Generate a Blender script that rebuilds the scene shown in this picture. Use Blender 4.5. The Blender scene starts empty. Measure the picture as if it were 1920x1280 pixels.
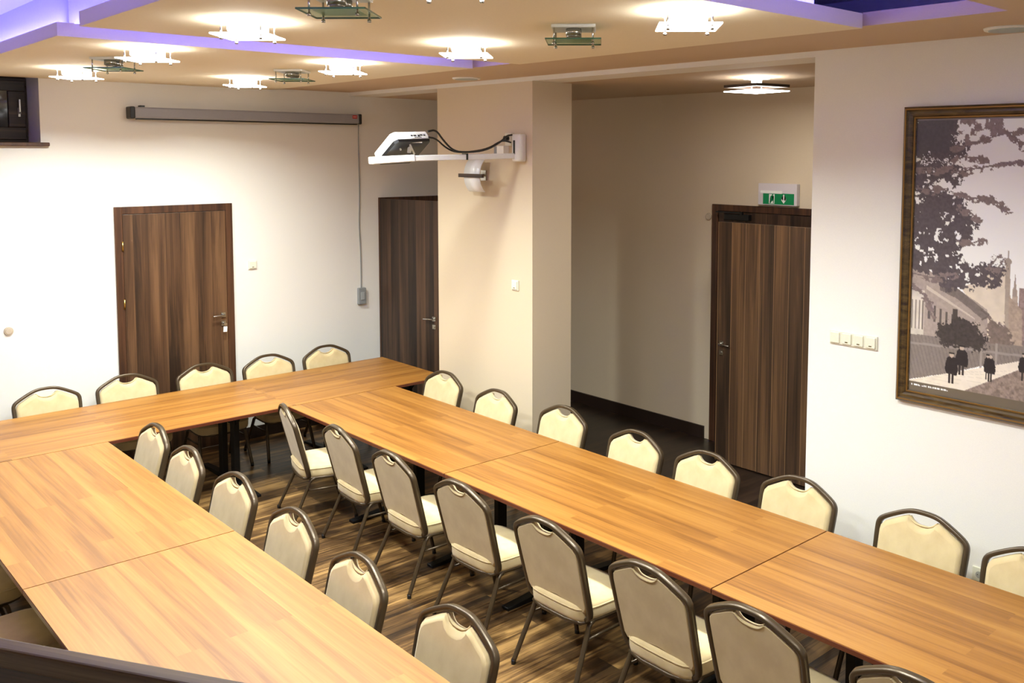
import bpy, bmesh, math, random
import numpy as np
from mathutils import Vector, Matrix, Euler
random.seed(7)
C = bpy.context.scene.collection
R = math.radians
PI = math.pi

# ------------------------------------------------------------------ materials
def srgb(r, g, b):
    f = lambda c: (c/255/12.92) if c/255 <= .04045 else ((c/255+.055)/1.055)**2.4
    return (f(r), f(g), f(b), 1)

def new_mat(name):
    m = bpy.data.materials.new(name); m.use_nodes = True
    nt = m.node_tree; b = nt.nodes['Principled BSDF']
    return m, nt, b

def plain(name, col, rough=.5, metal=0, bump=0, bscale=80, spec=.5, trans=0, alpha=1, coat=0):
    m, nt, b = new_mat(name)
    tc = nt.nodes.new('ShaderNodeTexCoord')
    n = nt.nodes.new('ShaderNodeTexNoise'); n.inputs['Scale'].default_value = bscale; n.inputs['Detail'].default_value = 4
    nt.links.new(tc.outputs['Object'], n.inputs['Vector'])
    mx = nt.nodes.new('ShaderNodeMix'); mx.data_type = 'RGBA'
    mx.inputs[6].default_value = tuple(c*.94 for c in col[:3])+(1,)
    mx.inputs[7].default_value = tuple(min(1, c*1.04) for c in col[:3])+(1,)
    nt.links.new(n.outputs['Fac'], mx.inputs[0]); nt.links.new(mx.outputs[2], b.inputs['Base Color'])
    b.inputs['Roughness'].default_value = rough; b.inputs['Metallic'].default_value = metal
    b.inputs['Specular IOR Level'].default_value = spec
    b.inputs['Transmission Weight'].default_value = trans; b.inputs['Coat Weight'].default_value = coat
    if bump:
        bp = nt.nodes.new('ShaderNodeBump'); bp.inputs['Strength'].default_value = bump; bp.inputs['Distance'].default_value = .003
        nt.links.new(n.outputs['Fac'], bp.inputs['Height']); nt.links.new(bp.outputs['Normal'], b.inputs['Normal'])
    return m

def glow(name, col, strength):
    m, nt, b = new_mat(name)
    b.inputs['Base Color'].default_value = (.9, .9, .9, 1)
    b.inputs['Emission Color'].default_value = tuple(col)+(1,); b.inputs['Emission Strength'].default_value = strength
    b.inputs['Roughness'].default_value = .3
    return m

def wood(name, cols, vertical=False, rough=.35, across=11, along=.7, plank=None, joint=None, seed=0, coat=0, spec=.5, band=.5, jcol=None):
    """cols: dark, mid, light. vertical: grain along z (doors). plank: (length,width) of staves laid along x."""
    m, nt, b = new_mat(name)
    L = nt.links.new; N = nt.nodes.new
    tc = N('ShaderNodeTexCoord'); sp = N('ShaderNodeSeparateXYZ'); L(tc.outputs['Object'], sp.inputs[0])
    cb = N('ShaderNodeCombineXYZ')
    if vertical:
        ad = N('ShaderNodeMath'); L(sp.outputs[0], ad.inputs[0]); L(sp.outputs[1], ad.inputs[1])
        L(sp.outputs[2], cb.inputs[0]); L(ad.outputs[0], cb.inputs[1])
    else:
        L(sp.outputs[0], cb.inputs[0]); L(sp.outputs[1], cb.inputs[1]); L(sp.outputs[2], cb.inputs[2])
    off = N('ShaderNodeVectorMath'); off.operation = 'ADD'; off.inputs[1].default_value = (seed*3.7, seed*1.3, seed)
    L(cb.outputs[0], off.inputs[0]); vec = off.outputs[0]
    brick = None
    if plank:
        brick = N('ShaderNodeTexBrick'); brick.offset = .37; brick.offset_frequency = 2
        brick.inputs['Scale'].default_value = 1; brick.inputs['Brick Width'].default_value = plank[0]; brick.inputs['Row Height'].default_value = plank[1]
        brick.inputs['Mortar Size'].default_value = joint or 0; brick.inputs['Mortar Smooth'].default_value = 0
        brick.inputs['Color1'].default_value = (0, 0, 0, 1); brick.inputs['Color2'].default_value = (1, 1, 1, 1)
        brick.inputs['Mortar'].default_value = (.3, .3, .3, 1); brick.inputs['Bias'].default_value = 0
        L(vec, brick.inputs['Vector'])
        sh = N('ShaderNodeVectorMath'); sh.operation = 'MULTIPLY_ADD'
        L(brick.outputs['Color'], sh.inputs[0]); sh.inputs[1].default_value = (7, 3, 5); L(vec, sh.inputs[2])
        gv = sh.outputs[0]
    else: gv = vec
    mp = N('ShaderNodeMapping'); mp.inputs['Scale'].default_value = (along, across, across); L(gv, mp.inputs[0])
    n1 = N('ShaderNodeTexNoise'); n1.inputs['Scale'].default_value = 1; n1.inputs['Detail'].default_value = 8; n1.inputs['Roughness'].default_value = .62
    n1.inputs['Distortion'].default_value = .6; L(mp.outputs[0], n1.inputs['Vector'])
    mp2 = N('ShaderNodeMapping'); mp2.inputs['Scale'].default_value = (along*2.2, across*9, across*9); L(gv, mp2.inputs[0])
    n2 = N('ShaderNodeTexNoise'); n2.inputs['Scale'].default_value = 1; n2.inputs['Detail'].default_value = 3; L(mp2.outputs[0], n2.inputs['Vector'])
    ma = N('ShaderNodeMath'); ma.operation = 'MULTIPLY_ADD'; ma.inputs[1].default_value = .28
    L(n2.outputs['Fac'], ma.inputs[0]); 
    sc = N('ShaderNodeMath'); sc.operation = 'MULTIPLY_ADD'; sc.inputs[1].default_value = 1; sc.inputs[2].default_value = -.14
    L(n1.outputs['Fac'], sc.inputs[0]); L(sc.outputs[0], ma.inputs[2]); fac = ma.outputs[0]
    if plank:
        s3 = N('ShaderNodeSeparateColor'); L(brick.outputs['Color'], s3.inputs[0])
        m3 = N('ShaderNodeMath'); m3.operation = 'MULTIPLY_ADD'; m3.inputs[1].default_value = .22*band; L(s3.outputs[0], m3.inputs[0])
        m4 = N('ShaderNodeMath'); m4.operation = 'ADD'; m4.inputs[1].default_value = -.11*band; L(fac, m4.inputs[0]); L(m4.outputs[0], m3.inputs[2]); fac = m3.outputs[0]
    cr = N('ShaderNodeValToRGB'); e = cr.color_ramp.elements
    e[0].position = .33; e[0].color = cols[0]; e[1].position = .68; e[1].color = cols[2]
    x = e.new(.5); x.color = cols[1]
    L(fac, cr.inputs[0]); out = cr.outputs[0]
    if joint:
        mj = N('ShaderNodeMix'); mj.data_type = 'RGBA'; L(brick.outputs['Fac'], mj.inputs[0]); L(out, mj.inputs[6])
        mj.inputs[7].default_value = jcol or tuple(c*.35 for c in cols[0][:3])+(1,); out = mj.outputs[2]
    L(out, b.inputs['Base Color']); b.inputs['Roughness'].default_value = rough
    b.inputs['Coat Weight'].default_value = coat; b.inputs['Coat Roughness'].default_value = .18
    b.inputs['Specular IOR Level'].default_value = spec
    bp = N('ShaderNodeBump'); bp.inputs['Strength'].default_value = .06; bp.inputs['Distance'].default_value = .002
    L(n2.outputs['Fac'], bp.inputs['Height']); L(bp.outputs['Normal'], b.inputs['Normal'])
    return m

M = {}
M['wall'] = plain('wall paint off white', srgb(234, 231, 225), .75, bump=.15, bscale=160, spec=.25)
M['wall_beige'] = plain('wall paint beige', srgb(214, 198, 172), .55, bump=.15, bscale=160, spec=.4)
M['ceil'] = plain('ceiling paint cream', srgb(238, 227, 202), .8, bump=.08, bscale=120, spec=.2)
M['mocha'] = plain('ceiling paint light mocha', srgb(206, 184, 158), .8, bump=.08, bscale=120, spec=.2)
M['cove'] = plain('cove paint white', srgb(225, 222, 225), .8, spec=.2)
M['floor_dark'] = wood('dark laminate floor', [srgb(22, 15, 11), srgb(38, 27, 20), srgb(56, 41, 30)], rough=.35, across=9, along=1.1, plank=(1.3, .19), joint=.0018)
M['floor'] = wood('laminate floor', [srgb(40, 27, 16), srgb(92, 66, 38), srgb(170, 132, 80)], rough=.33, across=8, along=.9, plank=(1.6, .19), joint=.0012, spec=.5, band=.6)
M['table'] = wood('calvados laminate', [srgb(124, 78, 28), srgb(153, 102, 41), srgb(170, 120, 54)], rough=.42, across=8, along=.4, plank=(2.3, .12), band=.25, coat=0)
M['edge'] = plain('red brown edge band', srgb(92, 42, 24), .4)
M['door'] = wood('walnut door', [srgb(44, 29, 19), srgb(78, 53, 35), srgb(108, 78, 53)], vertical=True, rough=.4, across=9, along=.45, plank=(9, .16), band=.8)
M['door_dark'] = wood('dark walnut door', [srgb(36, 24, 17), srgb(62, 43, 31), srgb(92, 66, 47)], vertical=True, rough=.42, across=9, along=.35, plank=(9, .14), band=1, joint=.0015, jcol=srgb(96, 72, 54))
M['door_leaf'] = wood('striped walnut door', [srgb(52, 38, 27), srgb(84, 61, 43), srgb(122, 90, 60)], vertical=True, rough=.4, across=8, along=.3, plank=(9, .17), seed=3, band=1, joint=.0025, jcol=srgb(150, 116, 80))
M['frame_wood'] = wood('walnut frame', [srgb(46, 26, 16), srgb(74, 46, 29), srgb(96, 62, 40)], vertical=True, rough=.4, across=14, along=.5)
M['dark_wood'] = wood('wenge', [srgb(32, 21, 15), srgb(54, 38, 28), srgb(78, 58, 43)], rough=.5, across=20, along=.8)
M['rail'] = wood('brown stained rail', [srgb(78, 60, 42), srgb(100, 80, 56), srgb(118, 96, 70)], rough=.55, across=20, along=.8)
M['base'] = plain('dark baseboard', srgb(40, 26, 19), .45)
M['frame_metal'] = plain('brown powder coated tube', srgb(80, 66, 48), .32, metal=.4, bscale=600)
M['black_metal'] = plain('black steel', srgb(20, 20, 22), .45, metal=.3)
M['chrome'] = plain('brushed steel', srgb(190, 188, 182), .25, metal=1)
M['brass'] = plain('brass', srgb(190, 160, 90), .3, metal=1)
M['white'] = plain('white plastic', srgb(238, 238, 234), .4)
M['ivory'] = plain('ivory plastic', srgb(228, 226, 208), .4)
M['grey'] = plain('grey aluminium', srgb(150, 150, 158), .45)
M['greyp'] = plain('grey plastic', srgb(140, 144, 146), .5)
M['black'] = plain('black plastic', srgb(18, 18, 20), .4)
M['red'] = plain('red badge', srgb(190, 40, 45), .4)
M['green'] = plain('green sign', srgb(0, 132, 78), .4)
M['plug'] = plain('pinkish filler cap', srgb(190, 175, 155), .6)
M['gold'] = plain('aged gold', srgb(150, 112, 58), .38, metal=.7, bscale=60)
M['gold_dark'] = wood('antique frame', [srgb(40, 24, 14), srgb(74, 56, 30), srgb(100, 80, 44)], rough=.35, across=30, along=6)
M['light_on'] = glow('frosted glass lit', (1, .99, .95), 12)
M['led'] = glow('violet led strip', (.13, .13, 1), 45)
M['nightglass'] = plain('night window glass', srgb(16, 18, 34), .05, spec=.8)

def fabric():
    m, nt, b = new_mat('cream chenille'); L = nt.links.new; N = nt.nodes.new
    tc = N('ShaderNodeTexCoord'); n = N('ShaderNodeTexNoise'); n.inputs['Scale'].default_value = 9; n.inputs['Detail'].default_value = 6
    mp = N('ShaderNodeMapping'); mp.inputs['Scale'].default_value = (1, 1, .7); L(tc.outputs['Object'], mp.inputs[0]); L(mp.outputs[0], n.inputs['Vector'])
    cr = N('ShaderNodeValToRGB'); e = cr.color_ramp.elements
    e[0].position = .35; e[0].color = srgb(202, 180, 136); e[1].position = .65; e[1].color = srgb(214, 194, 150); L(n.outputs['Fac'], cr.inputs[0])
    L(cr.outputs[0], b.inputs['Base Color']); b.inputs['Roughness'].default_value = .9
    b.inputs['Sheen Weight'].default_value = .25; b.inputs['Specular IOR Level'].default_value = .2
    n2 = N('ShaderNodeTexNoise'); n2.inputs['Scale'].default_value = 420; L(tc.outputs['Object'], n2.inputs['Vector'])
    bp = N('ShaderNodeBump'); bp.inputs['Strength'].default_value = .3; bp.inputs['Distance'].default_value = .002
    L(n2.outputs['Fac'], bp.inputs['Height']); L(bp.outputs['Normal'], b.inputs['Normal'])
    return m
M['fabric'] = fabric()

def glass(name, col, rough=.0):
    m, nt, b = new_mat(name); nt.nodes.remove(b)
    L = nt.links.new; N = nt.nodes.new; out = nt.nodes['Material Output']
    t = N('ShaderNodeBsdfTransparent'); t.inputs[0].default_value = col
    g = N('ShaderNodeBsdfGlossy'); g.inputs['Roughness'].default_value = .05
    mx = N('ShaderNodeMixShader'); mx.inputs[0].default_value = .12; L(t.outputs[0], mx.inputs[1]); L(g.outputs[0], mx.inputs[2]); L(mx.outputs[0], out.inputs[0])
    return m
M['glass'] = glass('clear greenish glass', (.80, .90, .84, 1))
M['glass_edge'] = plain('green glass edge', srgb(70, 110, 90), .15)
M['frost'] = plain('frosted glass centre', srgb(205, 206, 196), .35)
M['satin'] = plain('white satin glass', srgb(236, 238, 240), .25)

# ------------------------------------------------------------------ mesh helpers
def finish(name, bm, mat, parent=None, smooth=False, loc=None, rot=None, bevel=0, segs=2):
    me = bpy.data.meshes.new(name); bm.normal_update(); bm.to_mesh(me); bm.free()
    o = bpy.data.objects.new(name, me); C.objects.link(o)
    for mm in (mat if isinstance(mat, (list, tuple)) else [mat]): me.materials.append(mm)
    if smooth:
        for p in me.polygons: p.use_smooth = True
    if bevel:
        md = o.modifiers.new('bevel', 'BEVEL'); md.width = bevel; md.segments = segs; md.limit_method = 'ANGLE'; md.angle_limit = R(40)
    if parent: o.parent = parent
    if loc: o.location = loc
    if rot: o.rotation_euler = rot
    return o

def box(bm, x0, x1, y0, y1, z0, z1, mi=0, mat=None):
    vs = [bm.verts.new((x, y, z)) for z in (z0, z1) for y in (y0, y1) for x in (x0, x1)]
    if mat is not None:
        for v in vs: v.co = mat @ v.co
    F = [(0, 2, 3, 1), (4, 5, 7, 6), (0, 1, 5, 4), (2, 6, 7, 3), (0, 4, 6, 2), (1, 3, 7, 5)]
    for f in F:
        fc = bm.faces.new([vs[i] for i in f]); fc.material_index = mi
    return bm

def B(*a, **k):
    return box(bmesh.new(), *a, **k)

def cyl(bm, p0, p1, r, n=16, mi=0, r1=None):
    p0 = Vector(p0); p1 = Vector(p1); d = (p1-p0).normalized()
    u = d.orthogonal().normalized(); v = d.cross(u); r1 = r if r1 is None else r1
    a = [bm.verts.new(p0+(u*math.cos(2*PI*i/n)+v*math.sin(2*PI*i/n))*r) for i in range(n)]
    b = [bm.verts.new(p1+(u*math.cos(2*PI*i/n)+v*math.sin(2*PI*i/n))*r1) for i in range(n)]
    for i in range(n):
        f = bm.faces.new((a[i], a[(i+1) % n], b[(i+1) % n], b[i])); f.material_index = mi; f.smooth = True
    f = bm.faces.new(a[::-1]); f.material_index = mi
    f = bm.faces.new(b); f.material_index = mi
    return bm

def sweep(bm, pts, prof, closed=False, ref=Vector((0, 0, 1)), mi=0, smooth=True):
    """prof: list of (a,b); a along side = ref x tangent, b along ref-ish."""
    P = [Vector(p) for p in pts]; n = len(P); rings = []
    for i in range(n):
        if closed: t = (P[(i+1) % n]-P[(i-1) % n])
        else: t = P[min(i+1, n-1)]-P[max(i-1, 0)]
        t.normalize(); s = ref.cross(t)
        if s.length < 1e-4: s = Vector((1, 0, 0))
        s.normalize(); w = t.cross(s).normalized()
        k = 1.0
        if 0 < i < n-1 or closed:
            a = (P[i]-P[(i-1) % n]).normalized(); c = (P[(i+1) % n]-P[i]).normalized()
            k = 1/max(.5, math.cos(a.angle(c, 0)/2))
        rings.append([bm.verts.new(P[i]+s*a_*k+w*b_) for a_, b_ in prof])
    m = len(prof)
    for i in range(n if closed else n-1):
        r0, r1 = rings[i], rings[(i+1) % n]
        for j in range(m):
            f = bm.faces.new((r0[j], r0[(j+1) % m], r1[(j+1) % m], r1[j])); f.smooth = smooth; f.material_index = mi
    if not closed:
        bm.faces.new(rings[0][::-1]).material_index = mi; bm.faces.new(rings[-1]).material_index = mi
    return bm

def circ(r, n=10, ry=None):
    ry = ry or r
    return [(r*math.cos(2*PI*i/n), ry*math.sin(2*PI*i/n)) for i in range(n)]

def smoothpath(pts, it=2, closed=False):
    P = [Vector(p) for p in pts]
    for _ in range(it):
        Q = []
        n = len(P)
        rng = range(n) if closed else range(n-1)
        if not closed: Q.append(P[0])
        for i in rng:
            a, b = P[i], P[(i+1) % n]
            Q += [a*.75+b*.25, a*.25+b*.75]
        if not closed: Q.append(P[-1])
        P = Q
    return P

def tube(name, pts, r, mat, parent=None, it=2, n=8):
    P = smoothpath(pts, it)
    bm = bmesh.new()
    # parallel transport
    t0 = (P[1]-P[0]).normalized(); u = t0.orthogonal().normalized(); rings = []
    for i, p in enumerate(P):
        t = (P[min(i+1, len(P)-1)]-P[max(i-1, 0)]).normalized()
        u = (u-t*u.dot(t)).normalized(); v = t.cross(u)
        rings.append([bm.verts.new(p+(u*math.cos(2*PI*k/n)+v*math.sin(2*PI*k/n))*r) for k in range(n)])
    for a, b in zip(rings, rings[1:]):
        for k in range(n):
            bm.faces.new((a[k], a[(k+1) % n], b[(k+1) % n], b[k])).smooth = True
    bm.faces.new(rings[0][::-1]); bm.faces.new(rings[-1])
    return finish(name, bm, mat, parent)

def tag(o, label=None, cat=None, group=None, kind=None):
    if label: o['label'] = label
    if cat: o['category'] = cat
    if group: o['group'] = group
    if kind: o['kind'] = kind
    return o

def empty(name, loc=(0, 0, 0), rz=0):
    o = bpy.data.objects.new(name, None); o.empty_display_size = .1; C.objects.link(o)
    o.location = loc; o.rotation_euler = (0, 0, rz); return o

def struct(name, bm, mat, **k):
    return tag(finish(name, bm, mat, **k), kind='structure')

def kids(o): return [c for c in bpy.data.objects if c.parent == o]

def copy_tree(o, parent=None):
    c = o.copy(); C.objects.link(c)
    if parent: c.parent = parent
    for ch in kids(o): copy_tree(ch, c)
    return c

# ------------------------------------------------------------------ room shell
TT = .81          # table top height
XW = 2.68         # right wall plane
ZC, ZR, ZU = 3.91, 3.868, 4.22
struct('floor', B(-5, 2.9, -12.5, .9, -.1, 0), M['floor'])
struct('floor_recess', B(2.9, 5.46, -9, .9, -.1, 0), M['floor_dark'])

# back wall with window opening and door_2 opening
bm = bmesh.new()
wx0, wx1, wz = -3.3, -.63, 3.288
box(bm, -5, wx0, 0, .56, 0, ZU)
box(bm, wx0, wx1, 0, .56, 0, wz)
box(bm, wx1, 3.13, 0, .56, 0, ZU)
box(bm, 3.13, 4.10, 0, .56, 2.6, ZU)
box(bm, 4.10, 5.46, 0, .56, 0, ZU)
struct('wall_back', bm, M['wall'])
bm = bmesh.new()
box(bm, XW, XW+.35, -12.5, -6.31, 0, ZU)
box(bm, XW, XW+.35, -6.31, 0, ZR, ZU)          # lintel over the recess
struct('wall_right', bm, M['wall'])
struct('wall_pillar', B(XW, 3.18, -3.32, -1.80, 0, ZR), M['wall_beige'])
struct('wall_recess', B(5.16, 5.46, -9, 0, 0, ZU), M['wall_beige'])
struct('wall_recess_end', B(XW+.35, 5.16, -9, -8.8, 0, ZU), M['wall_beige'])
struct('wall_left', B(-5.2, -5, -12.5, .45, 0, ZU), M['wall'])
struct('wall_front', B(-5.2, XW+.35, -12.7, -12.5, 0, ZU), M['wall'])
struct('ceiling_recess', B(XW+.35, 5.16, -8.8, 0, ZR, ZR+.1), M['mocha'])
struct('ceiling', B(-5.2, XW, -12.7, 0, ZU, ZU+.1), M['cove'])
# dark room behind door_2
bm = bmesh.new()
box(bm, 3.0, 4.3, .85, .9, 0, 2.8); box(bm, 3.0, 3.05, .56, .85, 0, 2.8); box(bm, 4.25, 4.3, .56, .85, 0, 2.8); box(bm, 3.05, 4.25, .56, .85, 2.75, 2.8)
struct('wall_side_room', bm, M['wall_beige'])

# dropped border of the ceiling, two suspended panels, blocks carrying them
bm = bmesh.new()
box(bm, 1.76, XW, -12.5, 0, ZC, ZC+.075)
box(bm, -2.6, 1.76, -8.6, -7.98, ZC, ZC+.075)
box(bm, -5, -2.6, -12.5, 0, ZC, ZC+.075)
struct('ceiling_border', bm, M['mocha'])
ZP = 3.895
def panel(n, x0, x1, y0, y1, near=True):
    struct('ceiling_panel_%d' % n, B(x0, x1, y0, y1, ZP, ZP+.082), M['ceil'])
    struct('ceiling_block_%d' % n, B(x0+.10, x1-.3, y0+.12, y1-(0 if y1 >= -.01 else .12), ZP+.082, ZU), M['cove'])
panel(1, -1.42, 1.70, -3.70, 0)
panel(2, -1.45, 1.74, -7.20, -4.25)
panel(3, -1.45, 1.74, -12.3, -8.75)

# baseboards
bm = bmesh.new(); box(bm, 5.14, 5.16, -3.42, 0, 0, .14); struct('baseboard_recess', bm, M['base'])
bm = bmesh.new(); box(bm, -5, -.0, -.018, 0, 0, .13); box(bm, 1.22, 3.03, -.018, 0, 0, .13); struct('baseboard_back', bm, M['base'])
bm = bmesh.new(); box(bm, XW-.018, XW, -12.5, -6.31, 0, .13); struct('baseboard_right', bm, M['base'])
bm = bmesh.new(); box(bm, XW-.018, XW, -3.32, -1.8, 0, .13); box(bm, XW-.018, 3.18, -3.338, -3.32, 0, .13); struct('baseboard_pillar', bm, M['base'])

# led strips lying on top of the suspended panels
def led(x0, x1, y0, y1, label, z=ZP+.083):
    o = finish('led_strip', B(x0, x1, y0, y1, z, z+.012), M['led'])
    tag(o, label, 'led strip', 'violet cove light strips')
led(-1.39, -1.37, -3.5, -.1, 'violet led strip hidden above the left edge of the rear ceiling panel')
led(-1.3, 1.5, -3.64, -3.62, 'violet led strip hidden above the near edge of the rear ceiling panel')
led(-1.3, 1.5, -4.32, -4.30, 'violet led strip hidden above the far edge of the middle ceiling panel')
led(-1.42, -1.40, -7.0, -4.4, 'violet led strip hidden above the left edge of the middle ceiling panel')
led(-1.3, 1.5, -7.15, -7.13, 'violet led strip hidden above the near edge of the middle ceiling panel')
led(-1.3, 1.6, -8.06, -8.04, 'violet led strip on the ceiling border in front of the middle panel', ZC+.076)
led(-2.68, -2.66, -7.5, -.2, 'violet led strip on the left ceiling border', ZC+.076)

# ------------------------------------------------------------------ window
w = empty('window_1', (-1.965, .44, wz)); tag(w, kind='structure')
bm = bmesh.new(); W2 = 1.335; H = ZC-wz+.3
for a in ((-W2, W2, 0, .07, 0, .07), (-W2, W2, 0, .07, .56, .63), (-W2, -W2+.07, 0, .07, .07, .56), (W2-.07, W2, 0, .07, .07, .56), (-.04, .04, 0, .07, .07, .56)): box(bm, *a)
box(bm, -W2, W2, .02, .07, .63, .93)
finish('window_frame', bm, M['dark_wood'], w, bevel=.006)
for s in (-1, 1):
    xa, xb = (.05, W2-.02) if s > 0 else (-W2+.02, -.05)
    bm = bmesh.new()
    for a in ((xa, xb, -.03, .03, .03, .15), (xa, xb, -.03, .03, .50, .60), (xa, xa+.15, -.03, .03, .15, .50), (xb-.15, xb, -.03, .03, .15, .50)): box(bm, *a)
    sash = finish('window_sash', bm, M['dark_wood'], w, bevel=.006)
    finish('window_pane', B(xa+.14, xb-.14, -.006, .006, .14, .51), M['nightglass'], sash)
    bm = bmesh.new(); xh = xb-.06 if s > 0 else xa+.06
    box(bm, xh-.012, xh+.012, -.045, -.03, .25, .34); box(bm, xh-.009, xh+.009, -.075, -.06, .28, .42); cyl(bm, (xh, -.03, .29), (xh, -.075, .29), .01)
    finish('window_handle', bm, M['chrome'], sash, bevel=.003)
bm = bmesh.new(); box(bm, -W2-.06, W2+.065, -.50, -.44, -.035, 0); box(bm, -W2, W2, -.46, 0, -.03, 0)
finish('window_sill', bm, M['frame_wood'], w, bevel=.008)

# ------------------------------------------------------------------ doors
def door_handle(parent, x, z, d=-1, lock=True, y=-.02):
    bm = bmesh.new()
    box(bm, x-.026, x+.026, y-.012, y, z-.026, z+.026)
    cyl(bm, (x, y-.01, z), (x, y-.055, z), .010)
    cyl(bm, (x, y-.05, z), (x+d*.13, y-.055, z-.004), .010)
    finish('handle', bm, M['chrome'], parent, bevel=.002)
    if lock:
        bm = bmesh.new(); box(bm, x-.026, x+.026, y-.010, y, z-.12, z-.068); cyl(bm, (x, y-.01, z-.094), (x, y-.018, z-.094), .012)
        finish('lock_plate', bm, M['chrome'], parent, bevel=.002)

d1 = empty('door_1', (0, 0, 0)); tag(d1, kind='structure')
bm = bmesh.new()
box(bm, 0, .075, -.022, 0, 0, 2.65); box(bm, 1.14, 1.215, -.022, 0, 0, 2.65); box(bm, .075, 1.14, -.022, 0, 2.575, 2.65)
finish('door_frame', bm, M['frame_wood'], d1, bevel=.004)
leaf = finish('door_leaf', B(.078, 1.137, -.016, 0, .01, 2.57), M['door'], d1, bevel=.002)
for z in (2.25, 1.66, .45):
    bm = bmesh.new(); cyl(bm, (.07, -.026, z-.05), (.07, -.026, z+.05), .009)
    finish('hinge', bm, M['brass'], d1)
door_handle(leaf, 1.085, 1.44)
k = empty('door_key', (1.09, -.045, 1.345)); tag(k, 'door key with a white tag hanging in the lock of the left walnut door', 'key')
bm = bmesh.new(); cyl(bm, (0, .012, 0), (0, -.02, 0), .005); cyl(bm, (0, -.02, -.006), (0, -.026, -.006), .017)
finish('key', bm, M['chrome'], k)
finish('key_tag', B(-.022, .018, -.028, -.022, -.088, -.03), M['white'], k, rot=(0, R(4), 0))

d2 = empty('door_2', (3.06, 0, 0)); tag(d2, kind='structure')
bm = bmesh.new()
box(bm, 0, .08, -.022, .2, 0, 2.655); box(bm, 1.03, 1.11, -.022, .2, 0, 2.655); box(bm, .08, 1.03, -.022, .2, 2.58, 2.655)
finish('door_frame', bm, M['frame_wood'], d2, bevel=.004)
lf = finish('door_leaf', B(0, .95, -.04, 0, .01, 2.64), M['door_dark'], d2, bevel=.002, loc=(.03, -.035, 0), rot=(0, 0, R(-77)))
for z in (2.43, 1.58):
    bm = bmesh.new(); cyl(bm, (.012, -.045, z-.05), (.012, -.045, z+.05), .009); finish('hinge', bm, M['chrome'], d2)
door_handle(lf, .88, 1.25, y=-.04)

d3 = empty('door_3', (5.16, -3.5, 0), -PI/2); tag(d3, kind='structure')   # local +x runs towards the camera, local -y into the recess
bm = bmesh.new()
box(bm, 0, .08, -.025, 0, 0, 2.65); box(bm, 1.50, 1.58, -.025, 0, 0, 2.65); box(bm, .08, 1.50, -.025, 0, 2.58, 2.65)
finish('door_frame', bm, M['frame_wood'], d3, bevel=.004)
lf3 = finish('door_leaf', B(.083, 1.497, -.012, 0, .01, 2.577), M['door_dark'], d3)
bm = bmesh.new(); box(bm, .20, .52, -.07, -.012, 2.49, 2.555); finish('door_closer', bm, M['black'], lf3, bevel=.006)
bm = bmesh.new(); box(bm, .10, .44, -.085, -.065, 2.565, 2.58); box(bm, .42, .45, -.09, -.06, 2.55, 2.585); finish('closer_arm', bm, M['black'], lf3)
door_handle(lf3, 1.42, 1.25, y=-.012)

d4 = empty('door_4', (4.63, -3.98, 0), -PI/2); tag(d4, kind='structure')
l4 = finish('door_leaf', B(0, 1.2, -.0, .045, .01, 2.505), M['door_leaf'], d4, bevel=.002)
door_handle(l4, .07, 1.25, d=1, y=0)

# ------------------------------------------------------------------ conference tables
def make_table(Lx, W, legs, gap=.002):
    """local x along the table, origin on the floor at the centre"""
    t = empty('conference_table')
    finish('tabletop', B(-Lx/2+gap, Lx/2-gap, -W/2+.003, W/2-.003, TT-.004, TT), M['table'], t)
    finish('edge_band', B(-Lx/2+gap/3, Lx/2-gap/3, -W/2, W/2, TT-.030, TT-.004), M['edge'], t, bevel=.001)
    for s in (-1, 1):
        finish('steel_rail', B(-Lx/2+.12, Lx/2-.12, s*W*.27-.02, s*W*.27+.02, TT-.075, TT-.030), M['black_metal'], t)
    for x in legs:
        bm = bmesh.new()
        box(bm, x-.03, x+.03, -W*.42, W*.42, TT-.062, TT-.030)
        for s in (-1, 1):
            box(bm, x-.027, x+.027, s*.14-.045, s*.14+.045, .04, TT-.06)
            # gusset between column and top bar
            p = [(x, s*.185, TT-.062), (x, s*.34, TT-.062), (x, s*.185, TT-.22)]
            for dx in (-.012, .012): pass
            a = [bm.verts.new((q[0]-.01, q[1], q[2])) for q in p]; b_ = [bm.verts.new((q[0]+.01, q[1], q[2])) for q in p]
            bm.faces.new(a); bm.faces.new(b_[::-1])
            for i in range(3): bm.faces.new((a[i], b_[i], b_[(i+1) % 3], a[(i+1) % 3]))
        box(bm, x-.02, x+.02, -.1, .1, TT-.22, TT-.17)
        # foot bar: thicker middle, sloped ends
        pr = [(-W*.48, 0), (-W*.48, .022), (-.2, .05), (.2, .05), (W*.48, .022), (W*.48, 0)]
        a = [bm.verts.new((x-.035, y, z)) for y, z in pr]; b_ = [bm.verts.new((x+.035, y, z)) for y, z in pr]
        bm.faces.new(a); bm.faces.new(b_[::-1])
        for i in range(6): bm.faces.new((a[i], b_[i], b_[(i+1) % 6], a[(i+1) % 6]))
        bmesh.ops.recalc_face_normals(bm, faces=bm.faces[:])
        finish('leg', bm, M['black_metal'], t, bevel=.003)
    return t

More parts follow.
